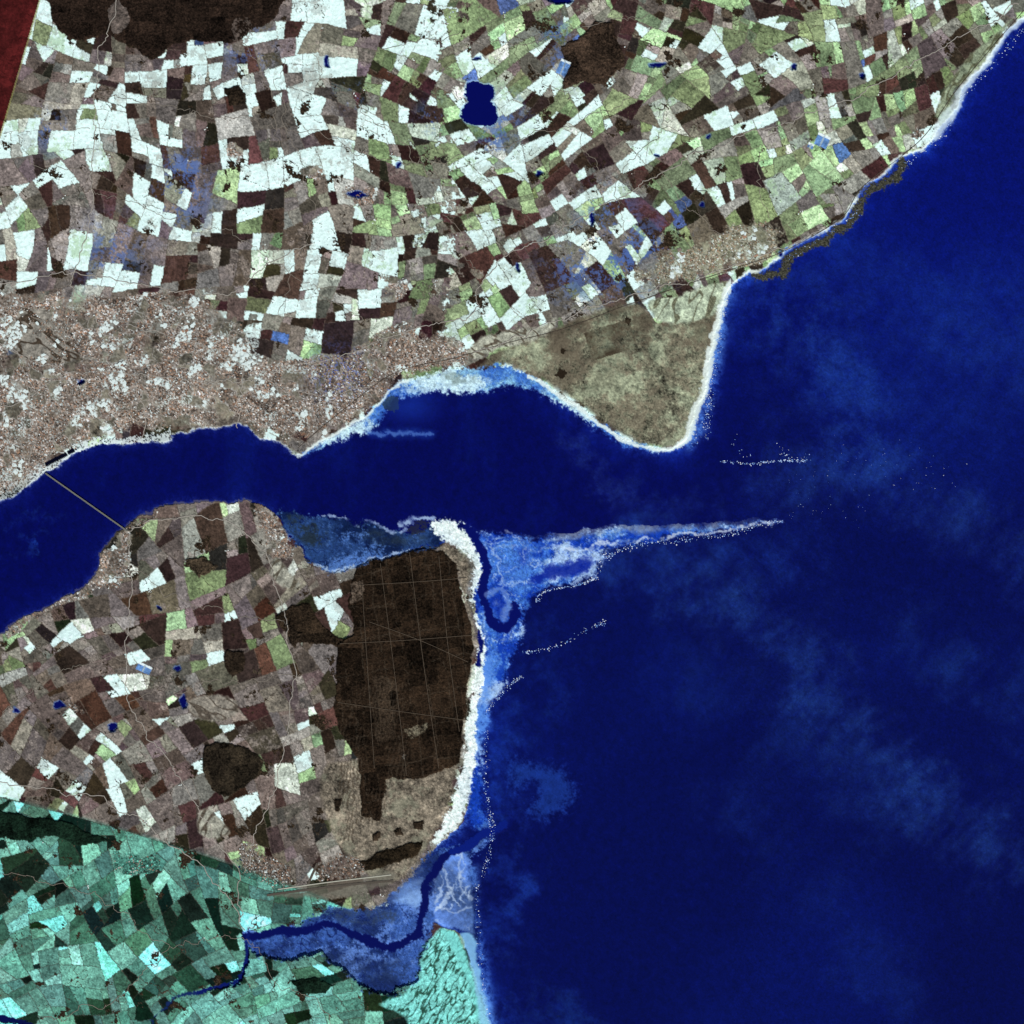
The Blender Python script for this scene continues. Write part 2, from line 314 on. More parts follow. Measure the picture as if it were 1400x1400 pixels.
town([(130,790),(140,752),(172,724),(190,712),(215,700),(186,730),(178,760),(165,800),(135,808),(80,835),(30,862),(0,880),(-40,900),(0,862),(60,828),(110,800)],0.6,sd=5)
town([(325,1160),(350,1155),(385,1175),(400,1205),(375,1215),(345,1205),(328,1185)],0.7,sd=6)
town([(410,235),(430,225),(450,240),(440,250)],0.6,sd=4); town([(470,255),(510,255),(515,275),(480,280)],0.6,sd=4)
town([(315,200),(330,205),(325,222),(312,215)],0.5,sd=4); town([(95,960),(120,965),(115,975),(98,972)],0.5,sd=4)
town([(520,380),(545,370),(560,400),(530,410)],0.5,sd=6); town([(640,370),(665,372),(660,385)],0.5,sd=4)
town([(1240,180),(1262,170),(1255,190)],0.5,sd=4);town([(430,1180),(470,1165),(500,1185),(480,1200),(440,1205)],0.6,sd=5)
town([(150,1165),(210,1170),(215,1190),(170,1195)],0.4,sd=4)
for q in [(240,430,26,12),(345,470,10,20),(160,470,20,9),(60,550,28,12),(120,560,16,8),(240,548,22,9),(310,450,10,12),(20,600,14,18),(35,580,12,8),(285,400,10,6),(180,420,12,7),(400,505,16,5),(370,572,6,9),(10,650,10,9)]:
    m=(np.abs(XW-q[0]+0.2*(YW-q[1]))<q[2])&(np.abs(YW-q[1])<q[3])&land
    paint((m&(hb>0.4)&(~streets)&(n_mid+n_fine>-.2))*0.75,(206,222,218))
for q in [(240,412,14,7),(262,440,16,7),(52,542,14,9),(322,458,7,16),(345,438,6,9),(118,582,12,5),(172,556,9,5)]:
    paint(((np.abs(X-q[0]+0.25*(Y-q[1]))<q[2])&(np.abs(Y-q[1]-.15*(X-q[0]))<q[3])&(~streets)&land)*.8,col((98,94,84))*(1+.12*n_fine)[...,None])
quay=(dN<9+2*n_fine)&mN&(X<234)&(X>40)&(Y>560); paint((quay&(hb>0.3))*0.85,(214,228,226)); paint((quay&(hb<0.12)),(40,42,52))
paint((dN<16)*mN*(X<60)*(Y>600)*(hb>0.45)*0.7,(200,212,210))
tintm=np.exp(-((X-462)**2+(Y-510)**2)/34**2)*(hb>0.65)*land*(n_fine>-.3); paint(tintm*0.7,(84,110,205))
# ---------------------------------------------------------------- golf courses and links
gr=fbm(61,1.2,0.02,0.14,(-62,3.2)); gr2=fbm(62,1.2,0.02,0.14,(30,3.2)); gr3=fbm(63,1.0,0.035,0.25,(-58,3.4))
def golf(pts,c,c2,which=0,thr=0.35,sd=4):
    m,d=area(pts,4,10); g=[gr,gr2,gr3][which]
    paint(m*S(-1,sd,d)*land,col(c)*(1+0.12*n_fine+.06*n_px)[...,None]); paint((m&land)*S(thr+.12,thr-.12,np.abs(g))*S(-1,sd,d)*.9,col(c2)*(1+0.15*n_px)[...,None]); K[m&land]=GOLF
golf([(20,428),(60,420),(75,440),(112,485),(95,498),(55,492),(25,488)],(134,130,120),(60,50,40),1,0.42)
golf([(640,478),(665,455),(720,448),(765,432),(745,460),(690,478),(650,492)],(158,160,144),(82,74,62),1,0.38)
golf([(885,412),(925,402),(985,385),(1002,388),(988,418),(965,438),(905,442)],(172,186,160),(96,96,76),0,0.38)
golf([(370,768),(382,762),(412,800),(375,800)],(150,150,136),(80,74,62),0,0.4)
golf([(262,955),(300,948),(325,960),(320,980),(280,985),(258,975)],(140,134,122),(82,74,64),1,0.35)
golf([(270,1110),(290,1105),(315,1140),(290,1148),(270,1135)],(150,150,136),(76,68,58),0,0.35)
golf([(1292,120),(1330,70),(1370,38),(1385,30),(1340,92),(1312,120),(1290,158),(1278,160)],(136,148,122),(88,90,68),0,0.35)
golf([(604,1266),(626,1276),(643,1315),(656,1360),(668,1400),(680,1480),(500,1480),(560,1402),(516,1374),(550,1356),(570,1335),(580,1285)],(126,212,202),(38,74,62),2,0.36)
m,d=area([(600,1268),(626,1276),(643,1315),(656,1360),(668,1400),(655,1400),(637,1345),(617,1300)]); paint(m*S(0,6,d)*0.7,(122,216,208))
# ---------------------------------------------------------------- beaches, bars and flats
soft=fbm(71,1.9,0.006,0.10); soft2=fbm(72,1.7,0.008,0.14,(-20,2.2)); ch1=fbm(73,1.7,0.008,0.16); ch2=fbm(74,1.5,0.014,0.2)
f1=fbm(75,1.5,0.012,0.3,(25,1.8)); f2=fbm(76,1.4,0.018,0.3)
dend=np.maximum(S(0.10,0.0,np.abs(ch1))*S(-0.5,0.4,soft),0.6*S(0.12,0.0,np.abs(ch2))*S(0.1,0.8,ch1))
filL=S(0.16,0.0,np.abs(f1))*S(-.5,.9,f2+.5*soft); filD=S(0.18,0.0,np.abs(f2-.3))*S(.4,-.6,soft2)
def flat(pts,dark,mid,light,kind,sd=8,amp=1.0,z=0.03,tidal=0.6,n=4,stripe=0.0,chc=(14,30,92),fil=.6):
    global H
    m,d=area(pts,n,20); a=S(-1.5,sd,d+2*n_fine)*amp; t=S(-1.0,1.0,soft+0.3*n_fine+0.35*n_mid)[...,None]
    c=col(dark)*(1-t)+col(mid)*t
    l=(S(0.3,1.5,soft2+0.4*n_fine)*0.85)[...,None]; c=c*(1-l)+col(light)*l
    if stripe:
        s_=(np.sin(d*0.55+2.6*soft+1.4*n_mid)*0.5+0.5)**3*S(-.6,.8,soft2+0.5*n_mid2)*stripe; c=c*(1-s_[...,None])+col(light)*s_[...,None]
    for mk,cl_ in ((filL*fil*.7,light),(filD*fil*.6,chc),(dend*tidal,chc)):
        cc=mk[...,None]; c=c*(1-cc)+col(cl_)*cc
    c=c*(1+.07*n_fine2+.06*n_px)[...,None]
    paint(a*(d>-6),c); k=(a>0.4)&m; K[k]=kind; H=np.where(k,z+0.01*n_fine,H).astype(np.float32)
    return m,d
flat([(412,622),(450,608),(500,592),(522,578),(535,552),(560,542),(600,536),(640,540),(690,530),(730,536),(772,556),(805,580),(845,604),(890,617),(915,617),(890,609),(850,596),(800,560),(760,534),(720,508),(690,500),(640,502),(580,510),(545,526),(512,553),(488,577),(450,596)],(60,110,190),(136,190,222),(206,236,240),FLAT,5,stripe=.5,tidal=.3,fil=.4)
D=dist(smooth([(505,589),(530,594),(560,591),(590,593)],False,4),14); paint(S(4.5,1,D+.8*n_fine)*0.6,(120,160,220)); paint(S(12,2,D)*0.3,(30,80,180))
paint((np.hypot(XW-535,(YW-553))<8+3*n_mid)*0.8,(40,52,48))
paint(np.exp(-(np.hypot((X-560)*0.6,Y-556)/22)**2)*0.5*(~land),(24,60,170))
m,d=area([(590,512),(650,508),(650,524),(600,528)]); paint(m*S(0,6,d)*0.5*S(-.5,.5,n_mid),(104,120,110))
# Tayport bay
flat([(378,697),(430,705),(480,712),(530,722),(572,727),(600,712),(604,746),(560,754),(520,763),(470,781),(430,774),(408,750),(390,725)],(16,32,70),(38,66,116),(84,124,190),FLAT,4,tidal=.8,chc=(6,14,60),fil=.7)
m,d=area([(390,700),(440,710),(455,740),(425,755),(400,735)]); paint(m*S(0,10,d)*0.7*np.clip(0.6+0.5*n_fine+.3*ch2,0,1),(34,42,42))
m,d=area([(480,722),(590,730),(595,744),(520,750)]); paint(m*S(0,10,d)*0.5*np.clip(0.5+0.6*n_mid,0,1),(44,56,60))
for L,w in [([(440,706),(470,710),(490,718)],1.0),([(500,714),(520,722),(545,726),(556,722)],2.0),([(548,718),(560,710),(590,712)],2.6),([(430,772),(470,779),(520,762),(560,752)],1.4)]:
    paint(S(w*1.8,w*0.3,dist(smooth(L,False,4),12)+1.0*n_fine)*0.8*np.clip(.8+.4*n_mid,0,1),(180,208,234))
paint((np.hypot(XW-570,(YW-722)*1.6)<13+2*n_fine)*(n_fine>-.4)*0.7,(40,42,50))
# Abertay sands
ABER=[(600,712),(640,722),(700,730),(760,733),(820,721),(900,719),(980,716),(1045,711),(1072,713),(1046,717),(1000,724),(940,734),(870,744),(832,754),(818,785),(790,798),(742,812),(722,832),(716,865),(700,905),(688,945),(672,966),(664,1005),(660,1080),(668,1128),(660,1140),(640,1120),(640,1000),(655,900),(645,800),(650,750)]
m,d=flat(ABER,(20,58,164),(70,122,204),(176,204,232),BAR,8,tidal=.5,stripe=.55,chc=(12,40,145),fil=.9)
top=dist(smooth([(700,731),(760,734),(820,723),(900,720),(980,716),(1045,712)],False,5),20)
paint(S(11,3,top)*(m|(top<2.5))*np.clip(0.6+0.3*n_mid,0,1)*0.65*S(690,760,X)*S(1075,950,X),(158,172,184))
paint(S(2.8,.4,dist(smooth([(690,728),(712,738),(730,752),(750,745),(790,752),(820,745),(860,742),(920,733),(1000,722),(1068,713)],False,5),12,gx=X+3*n_mid,gy=Y+2.5*n_mid2)+.7*n_fine)*0.75*np.clip(.75+.5*n_mid,0,1),(214,228,240))
for P,a_ in [([(738,776),(795,758),(815,766),(806,784),(772,792),(738,802),(718,796)],0.85),([(702,744),(725,750),(722,775),(705,768)],0.45),([(668,815),(690,820),(695,845),(672,845)],0.4)]:
    mm,dd=area(P,4,14); paint(mm*S(-1,9,dd+2*n_fine)*a_,(10,30,140))
channel_lines=[[(712,738),(718,760),(700,785)],[(668,745),(690,770),(686,800)],[(735,745),(728,768),(742,772)],[(680,790),(700,800),(722,790)]]
for L in channel_lines:
    D=dist(smooth(L,False,5),14,gx=X+5*n_mid,gy=Y+5*n_mid2); paint(S(3.0,.2,D)*.5*S(-.8,.6,n_mid+n_fine*.5),(200,216,236)); paint(np.exp(-((D-4)/2.)**2)*.25,(20,50,160))
def channel(L,w,c=(5,14,92),kind=RIVER,blend=1.0):
    global H
    D=dist(smooth(L,False,5),int(w)+8); a=S(w*0.5+1.3,w*0.5-1.0,D+0.7*n_fine+.7*n_mid); paint(a*blend,c); K[a>0.5]=kind; H=np.where(a>0.4,0.02,H).astype(np.float32)
# beach of Tentsmuir
m,d=flat([(585,722),(600,711),(628,714),(645,732),(654,755),(658,785),(650,815),(654,850),(665,876),(664,920),(656,970),(651,1020),(645,1070),(637,1110),(622,1134),(598,1154),(585,1172),(595,1146),(611,1112),(622,1080),(630,1045),(637,990),(648,930),(656,880),(647,835),(645,800),(646,772),(628,750),(603,736)],(214,232,232),(230,249,242),(238,253,248),BEACH,3,z=0.08,tidal=0,fil=0)
channel([(642,722),(654,742),(664,770),(660,800),(664,830),(672,850),(690,858),(703,846),(704,830)],12)
channel([(655,865),(657,885),(655,905)],6); channel([(682,880),(690,905),(680,930)],6,(20,60,170),BAR,0.8)
paint(S(7,2,dist(smooth([(668,815),(684,806),(694,826),(688,846)],False,4),14)+n_fine)*0.5,(140,170,215))
for L,w,a_ in [([(670,900),(663,960),(657,1020),(653,1070),(656,1110),(668,1140)],7,0.7),([(645,1190),(648,1240),(655,1300),(664,1360),(676,1420)],8,0.75),([(996,395),(985,440),(976,500),(968,545),(958,580),(940,605)],10,0.7)]:
    D=dist(smooth(L,False,4),34); paint(np.exp(-(D/w)**2)*a_*np.clip(0.7+0.3*n_fine+.3*soft,0,1.3)*(~((K==BEACH)|(K==HEATH)|(K==GOLF))),(88,142,226))
# Eden estuary
flat([(338,1272),(370,1278),(410,1262),(440,1245),(480,1240),(515,1240),(545,1214),(568,1188),(590,1165),(612,1158),(640,1150),(664,1130),(672,1140),(660,1160),(640,1172),(648,1200),(650,1240),(654,1290),(640,1278),(625,1270),(596,1262),(584,1285),(577,1310),(570,1338),(545,1356),(515,1360),(490,1345),(460,1322),(435,1303),(400,1315),(362,1306),(338,1296)],(28,46,98),(56,90,160),(96,134,204),FLAT,4,tidal=.8,chc=(10,20,76),fil=.8)
mm,dd=area([(598,1172),(628,1160),(642,1182),(646,1230),(650,1278),(628,1270),(594,1260),(592,1205)]) 
c=col((100,140,216))*(0.9+0.14*soft+.06*n_fine)[...,None]; rr=(S(.2,1.2,np.sin(dd*.6+3*soft+2*n_mid)+.4*soft2)*.7)[...,None]; c=c*(1-rr)+col((190,212,236))*rr; paint(mm*S(-1,5,dd)*0.9,c); K[mm]=BAR
for L in [[(602,1240),(622,1246),(644,1240)],[(604,1180),(612,1215),(602,1240)],[(632,1165),(630,1200),(640,1230)]]: paint(S(3,.5,dist(smooth(L,False,4),10,gx=X+3*n_mid,gy=Y+3*n_mid2)+.4*n_fine)*.45,(206,224,242))
mm,dd=area([(520,1238),(545,1212),(575,1184),(582,1200),(574,1240),(555,1235)]); paint(mm*S(-2,7,dd)*np.clip(0.6+0.35*soft2,0,1)*0.9,(140,180,232))
mm,dd=area([(430,1300),(470,1300),(520,1310),(560,1310),(560,1345),(520,1352),(480,1335)]); paint(mm*S(-2,10,dd)*np.clip(0.5+0.5*n_fine+.3*ch2,0,1)*0.7,(26,40,76))
mm,dd=area([(430,1246),(480,1238),(540,1240),(545,1262),(500,1270),(460,1258)]); paint(mm*S(-2,10,dd)*np.clip(0.5+0.5*n_mid+.4*n_fine,0,1)*0.7,(44,56,76))
channel([(338,1282),(372,1276),(415,1273),(440,1264),(470,1268),(495,1284),(525,1294),(552,1290),(572,1276),(578,1245),(582,1210),(596,1184),(615,1168),(640,1153),(668,1138),(690,1130)],11,(6,14,82))
channel([(690,1128),(660,1142),(620,1165)],10,(10,34,130),RIVER,0.7)
channel([(340,1276),(338,1300),(337,1325),(320,1344),(296,1352),(268,1356)],4.5,(10,24,96)); channel([(268,1356),(250,1360),(232,1372),(214,1390),(196,1420)],2.6,(20,40,90)); channel([(-60,1380),(0,1392),(40,1402),(80,1430)],9,(6,14,70))
Dn=dist(smooth([(1030,378),(1066,376),(1080,352),(1120,332),(1158,308),(1176,284),(1186,264),(1206,252),(1232,234),(1236,220)],False,5),16)
ro=S(8,4,Dn+1.8*n_fine)*(~land); paint(ro,col((62,62,52))*(1+0.25*n_px)[...,None]); K[ro>0.5]=ROCK; H=np.where(ro>0.5,0.05+0.01*n_px,H).astype(np.float32)
Cm=(X>955)&(Y<610)
paint(S(3.4,1.2,dN+0.8*n_fine)*Cm*0.85*np.clip(0.7+0.3*n_mid,0.2,1),(222,236,228))
paint(S(6,3,np.abs(dN-1)+n_fine)*((X>925)&(X<1000)&(Y>380)&(Y<620))*0.85,(226,240,234))
paint(S(4,1.5,dN+0.6*n_fine)*((X>720)&(X<940)&(Y>500))*0.9,(222,238,232))
paint(S(3,1.0,dN+0.5*n_fine)*((X>405)&(X<560)&(Y>500))*0.8,(222,238,232))
paint(S(3,1.0,dN+0.6*n_fine)*((X<405)&(Y>560)&(Y<720))*0.75*np.clip(0.6+0.5*n_fine,0,1),(210,222,220))
paint(S(2.4,.8,dS+0.6*n_fine)*((X<345)&(Y>640)&(Y<900))*0.45,(150,140,125))
m,d=area([(1276,180),(1300,135),(1330,98),(1360,62),(1400,18),(1402,30),(1372,62),(1345,98),(1318,138),(1302,168),(1282,192)]); paint(m*S(-1,4,d)*0.75,(214,232,236)); K[m]=BEACH
m,d=area([(648,1280),(656,1320),(668,1380),(684,1460),(664,1460),(652,1370),(640,1310),(628,1276)]); paint(m*S(-1,4,d)*0.8,(140,200,232)); K[m]=BEACH
for q in [(70,631,9,3),(84,624,8,3),(97,617,5,3)]:
    a=math.radians(-28); u=(X-q[0])*math.cos(a)+(Y-q[1])*math.sin(a); v=-(X-q[0])*math.sin(a)+(Y-q[1])*math.cos(a)
    mm=(np.abs(u)<q[2])&(np.abs(v)<q[3]); paint(mm,(4,6,24)); K[mm]=LAKE; H=np.where(mm,0.02,H).astype(np.float32); TOWNMASK[(np.abs(u)<q[2]+2)&(np.abs(v)<q[3]+2)]=False
def lake(pts,c=(4,10,84),rim=(70,100,160),n=4):
    global H
    m,d=area(pts,n,8); paint(S(-2.6,0,d)*.8,rim); paint(m,c); K[m]=LAKE; H=np.where(d>-1,np.minimum(H,0.1),H).astype(np.float32)
lake([(636,116),(652,114),(668,115),(677,122),(676,134),(671,138),(678,146),(678,160),(674,169),(660,171),(642,168),(632,158),(633,142),(640,138),(636,128)],rim=(150,190,220),n=2)
for x,y,a_,b in [(488,266,16,4),(110,524,5,4),(80,966,8,6),(153,994,8,5),(252,960,5,9),(22,972,7,3),(765,0,22,4),(736,237,4,4),(545,226,3,4),(970,188,4,5),(1068,345,3,3),(900,213,3,2),(448,82,3,9),(808,300,2,8),(1176,103,4,3),(708,365,2,7),(960,280,3,4),(240,915,6,3),(395,733,4,3),(896,89,12,2),(655,80,6,2),(1086,95,3,3),(217,832,5,2)]:
    th=np.linspace(0,2*math.pi,9)[:-1]; lake([(x+a_*math.cos(t)*random.uniform(.6,1.2),y+b*math.sin(t)*random.uniform(.6,1.2)) for t in th])
for q in [(1124,193,9,8),(197,914,10,5),(770,93,7,10),(1108,200,4,3)]:
    u=(X-q[0])*.9+(Y-q[1])*.4; v=-(X-q[0])*.4+(Y-q[1])*.9; paint((np.abs(u)<q[2])&(np.abs(v)<q[3]),col((96,136,188))*(1+.1*n_fine)[...,None]); paint((np.abs(u)<q[2])&(np.abs(v+q[3]*.9)<1.5),(225,240,240)); paint((np.abs(u)<1)&(np.abs(v)<q[3]),(160,180,190))
m,d=area([(365,1222),(440,1206),(530,1190),(540,1205),(500,1222),(470,1228),(400,1228)]); paint(m*S(-1,5,d)*0.7*land,(112,110,98))
tl=S(-6,6,Y-teal_line)*mS*np.isin(K,[FOREST,TOWN,HEATH,FARM,GOLF])*(X<600)
g=C@np.array([.35,.45,.2],np.float32); tc=np.stack([g*0.66,g*1.15,g*1.02],-1)
tl2=tl*((sel!=3)|np.isin(K,[TOWN,HEATH])); C=C*(1-tl2[...,None])+tc*tl2[...,None]
red=(X+Y*0.29<54)&(Y<240); rc=col((78,28,28))*(0.72+0.4*g)[...,None]*(1+0.1*n_fine)[...,None]; C=np.where((red&land)[...,None],rc,C)
paint((np.abs(X+Y*0.29-55)<1.0)*(Y<190)*0.6,(140,140,76))
C=np.clip(C,0,1)
H=np.where(K==SEA,0,H); H=np.where(K==EST,0,H)
# ---------------------------------------------------------------- scene helpers
GAIN=1.08
def lin(c):
    c=np.clip(c,0,1); return np.where(c<=0.04045,c/12.92,((c+0.055)/1.055)**2.4)
def wpos(px,py): return (px-700)/10.0,(700-py)/10.0
def zat(px,py):
    return float(H[int(np.clip(py+PAD,0,N-1)),int(np.clip(px+PAD,0,N-1))])
def material(name,rough=0.95,nscale=6,namp=0.12,bump=0.0,bscale=8,spec=0.0,attr=True,base=(0.1,0.1,0.1,1)):
    m=bpy.data.materials.new(name); m.use_nodes=True; nt=m.node_tree; b=nt.nodes['Principled BSDF']
    b.inputs['Roughness'].default_value=rough; b.inputs['Specular IOR Level'].default_value=spec
    tc_=nt.nodes.new('ShaderNodeTexCoord'); nz=nt.nodes.new('ShaderNodeTexNoise'); nz.inputs['Scale'].default_value=nscale; nz.inputs['Detail'].default_value=3
    nt.links.new(tc_.outputs['Object'],nz.inputs['Vector'])
    mr=nt.nodes.new('ShaderNodeMapRange'); mr.inputs['From Min'].default_value=0.3; mr.inputs['From Max'].default_value=0.7; mr.inputs['To Min'].default_value=1-namp; mr.inputs['To Max'].default_value=1+namp; mr.clamp=False
    nt.links.new(nz.outputs['Fac'],mr.inputs['Value'])
    vm=nt.nodes.new('ShaderNodeVectorMath'); vm.operation='SCALE'
    if attr:
        at=nt.nodes.new('ShaderNodeAttribute'); at.attribute_name='cover'; nt.links.new(at.outputs['Color'],vm.inputs[0])
    else: vm.inputs[0].default_value=base[:3]
    nt.links.new(mr.outputs['Result'],vm.inputs['Scale']); nt.links.new(vm.outputs['Vector'],b.inputs['Base Color'])
    if bump:
        n2=nt.nodes.new('ShaderNodeTexNoise'); n2.inputs['Scale'].default_value=bscale; n2.inputs['Detail'].default_value=5; nt.links.new(tc_.outputs['Object'],n2.inputs['Vector'])
        bp=nt.nodes.new('ShaderNodeBump'); bp.inputs['Strength'].default_value=bump; bp.inputs['Distance'].default_value=0.05
        nt.links.new(n2.outputs['Fac'],bp.inputs['Height']); nt.links.new(bp.outputs['Normal'],b.inputs['Normal'])
    return m
def mesh_obj(name,co,quads,cols,mat,smooth_=False):
    me=bpy.data.meshes.new(name); co=np.asarray(co,np.float32); quads=np.asarray(quads,np.int32)
    me.vertices.add(len(co)); me.vertices.foreach_set('co',co.ravel())
    me.loops.add(quads.size); me.loops.foreach_set('vertex_index',quads.ravel())
    k=quads.shape[1]; me.polygons.add(len(quads)); me.polygons.foreach_set('loop_start',np.arange(0,quads.size,k,dtype=np.int32))
    me.polygons.foreach_set('use_smooth',np.full(len(quads),smooth_))
    me.update(calc_edges=True)
    if cols is not None:
        a=me.attributes.new('cover','FLOAT_COLOR','POINT'); c4=np.ones((len(co),4),np.float32); c4[:,:3]=cols; a.data.foreach_set('color',c4.ravel())
    me.materials.append(mat); o=bpy.data.objects.new(name,me); bpy.context.collection.objects.link(o); return o
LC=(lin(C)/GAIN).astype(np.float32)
WXg=((X-700)/10).astype(np.float32); WYg=((700-Y)/10).astype(np.float32)
idx=np.arange(N*N).reshape(N,N)
kq=K[:-1,:-1]
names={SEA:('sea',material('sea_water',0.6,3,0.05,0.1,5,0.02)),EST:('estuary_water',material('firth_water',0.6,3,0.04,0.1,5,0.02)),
FARM:('farmland',material('field_soil_and_crops',0.95,9,0.10)),FOREST:('pine_forest',material('pine_canopy',1,14,0.25,0.4,10)),
TOWN:('town_ground',material('streets_and_gardens',0.9,12,0.12)),BEACH:('sandy_beach',material('dry_sand',0.95,7,0.03)),
BAR:('sandbar',material('wet_sand',0.8,8,0.06)),FLAT:('tidal_flat',material('tidal_mud',0.8,8,0.1)),LAKE:('lake',material('lake_water',0.5,4,0.05,0,5,0.02)),
GOLF:('golf_course',material('links_turf',0.95,9,0.1)),HEATH:('dune_grassland',material('dune_grass',0.95,10,0.14)),RIVER:('river_channel',material('channel_water',0.5,4,0.08,0,5,0.02)),
ROCK:('rocky_shore',material('wave_cut_rock',0.9,12,0.25))}
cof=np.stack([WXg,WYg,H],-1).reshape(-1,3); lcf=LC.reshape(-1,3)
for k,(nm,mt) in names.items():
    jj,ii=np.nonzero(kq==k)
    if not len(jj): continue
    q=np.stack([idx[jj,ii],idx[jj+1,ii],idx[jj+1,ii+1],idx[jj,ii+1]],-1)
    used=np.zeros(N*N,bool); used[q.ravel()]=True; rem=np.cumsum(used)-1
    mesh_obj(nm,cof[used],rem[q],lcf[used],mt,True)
def slab(name,pts,z,c,nscale,amp):
    mt=material(name+'_surface',0.95,nscale,amp,attr=False,base=tuple(lin(col(c)/1.0)/GAIN)+(1,))
    me=bpy.data.meshes.new(name); me.from_pydata([(*wpos(x,y),z) for x,y in pts],[],[list(range(len(pts)))]); me.materials.append(mt)
    o=bpy.data.objects.new(name,me); bpy.context.collection.objects.link(o)
slab('open_sea',[(-9000,9000),(9000,9000),(9000,-9000),(-9000,-9000)],-0.12,(4,11,76),0.05,0.15)
slab('northern_hinterland',[(-8000,720),(-40,720),(-40,-40),(1445,-40),(5000,-5000),(-8000,-8000)],-0.06,(104,98,88),0.6,0.4)
slab('southern_hinterland',[(-8000,8000),(700,8000),(690,1445),(-40,1445),(-40,900),(-8000,900)],-0.06,(84,110,94),0.6,0.4)
# ---------------------------------------------------------------- buildings
def boxes(name,rows,mt):
    co=[];q=[];cl=[]
    for (x,y,z,l,w,h,a,c) in rows:
        ca,sa=math.cos(a),math.sin(a); b=len(co)
        for (dx,dy) in ((-l,-w),(l,-w),(l,w),(-l,w)): co.append((x+dx*ca-dy*sa,y+dx*sa+dy*ca,z-0.05))
        for (dx,dy) in ((-l,-w),(l,-w),(l,w),(-l,w)): co.append((x+dx*ca-dy*sa,y+dx*sa+dy*ca,z+h))
        co.append((x-l*ca,y-l*sa,z+h*1.4)); co.append((x+l*ca,y+l*sa,z+h*1.4))
        q+= [(b,b+1,b+5,b+4),(b+1,b+2,b+6,b+5),(b+2,b+3,b+7,b+6),(b+3,b,b+4,b+7),(b+4,b+5,b+9,b+8),(b+6,b+7,b+8,b+9)]
        cl+=[c]*10
    return mesh_obj(name,co,np.array(q),np.array(cl),mt)
bm_=material('roof_slate_and_harling',0.9,20,0.08)
rows=[]; ys,xs=np.nonzero(TOWNMASK[:-1,:-1]&(X[:-1,:-1]>-20))
pick=R.choice(len(ys),min(9000,len(ys)),replace=False)
rp=[(140,120,104),(160,130,108),(126,116,106),(92,84,76),(186,184,176),(228,236,232),(140,108,90),(78,70,62)]; rw=[.18,.12,.2,.16,.12,.06,.08,.08]
ch=R.choice(8,size=len(pick),p=rw)
for n_,i in enumerate(pick):
    j,i2=ys[i],xs[i]
    if R.random()>DENS[j,i2]: continue
    x,y=wpos(X[j,i2]+R.random(),Y[j,i2]+R.random())
    big=ind[j,i2] and R.random()<0.5; l=R.uniform(.16,.3) if big else R.uniform(.05,.11); w=l*R.uniform(.5,.9)
    ang=math.radians([-12,22,-47][qs[j,i2]])+(math.pi/2 if R.random()<.3 else 0)
    c=lin(col((214,228,224) if big and R.random()<.8 else rp[ch[n_]]))/GAIN
    rows.append((x,y,float(H[j,i2]),l,w,R.uniform(.02,.04)*(1.3 if big else 1),ang,c))
boxes('town_buildings',rows,bm_)
rows=[]
for _ in range(900):
    px,py=random.uniform(0,1395),random.uniform(0,1395); j,i=int(py+PAD),int(px+PAD)
    if K[j,i]!=FARM or not (edge[j,i] or edge[j-1,i] or edge[j,i-1]): continue
    for t in range(random.randint(2,5)):
        x,y=wpos(px+random.gauss(0,2),py+random.gauss(0,2)); rows.append((x,y,float(H[j,i]),random.uniform(.06,.14),random.uniform(.04,.07),.04,random.uniform(0,3),lin(col(random.choice([(225,235,230),(120,100,90),(90,80,76)])))/GAIN))
boxes('farm_buildings',rows,bm_)
# ---------------------------------------------------------------- roads, runways
def ribbon(lst,name,w,c,dz=0.03,namp=0.1,wob=0.0):
    co=[];q=[]
    for L in lst:
        P=smooth(L,False,10)
        P2=[P[0]]
        for p in P[1:]:
            n=max(1,int(np.linalg.norm(p-P2[-1])/3)); a=P2[-1]
            for k in range(1,n+1): P2.append(a+(p-a)*k/n)
        P=np.array(P2)
        if wob:
            jj=np.clip(P[:,1]+PAD,0,N-1).astype(int); ii=np.clip(P[:,0]+PAD,0,N-1).astype(int)
            P=P+wob*np.stack([hills[jj,ii]*1.5+wx[jj,ii],wy[jj,ii]],-1)
        T=np.gradient(P,axis=0); T/=np.linalg.norm(T,axis=1)[:,None]+1e-9
        b=len(co)
        for p,t in zip(P,T):
            n=np.array([-t[1],t[0]])*w/2; z=max(zat(p[0]+dx,p[1]+dy) for dx in(-1,0,1) for dy in(-1,0,1))+dz
            for s in (-1,1): x,y=wpos(*(p+n*s)); co.append((x,y,z))
        for k in range(len(P)-1): q.append((b+2*k,b+2*k+1,b+2*k+3,b+2*k+2))
    mt=material(name+'_surface',0.9,8,namp,attr=False,base=tuple(lin(col(c))/GAIN)+(1,))
    return mesh_obj(name,co,q,None,mt)
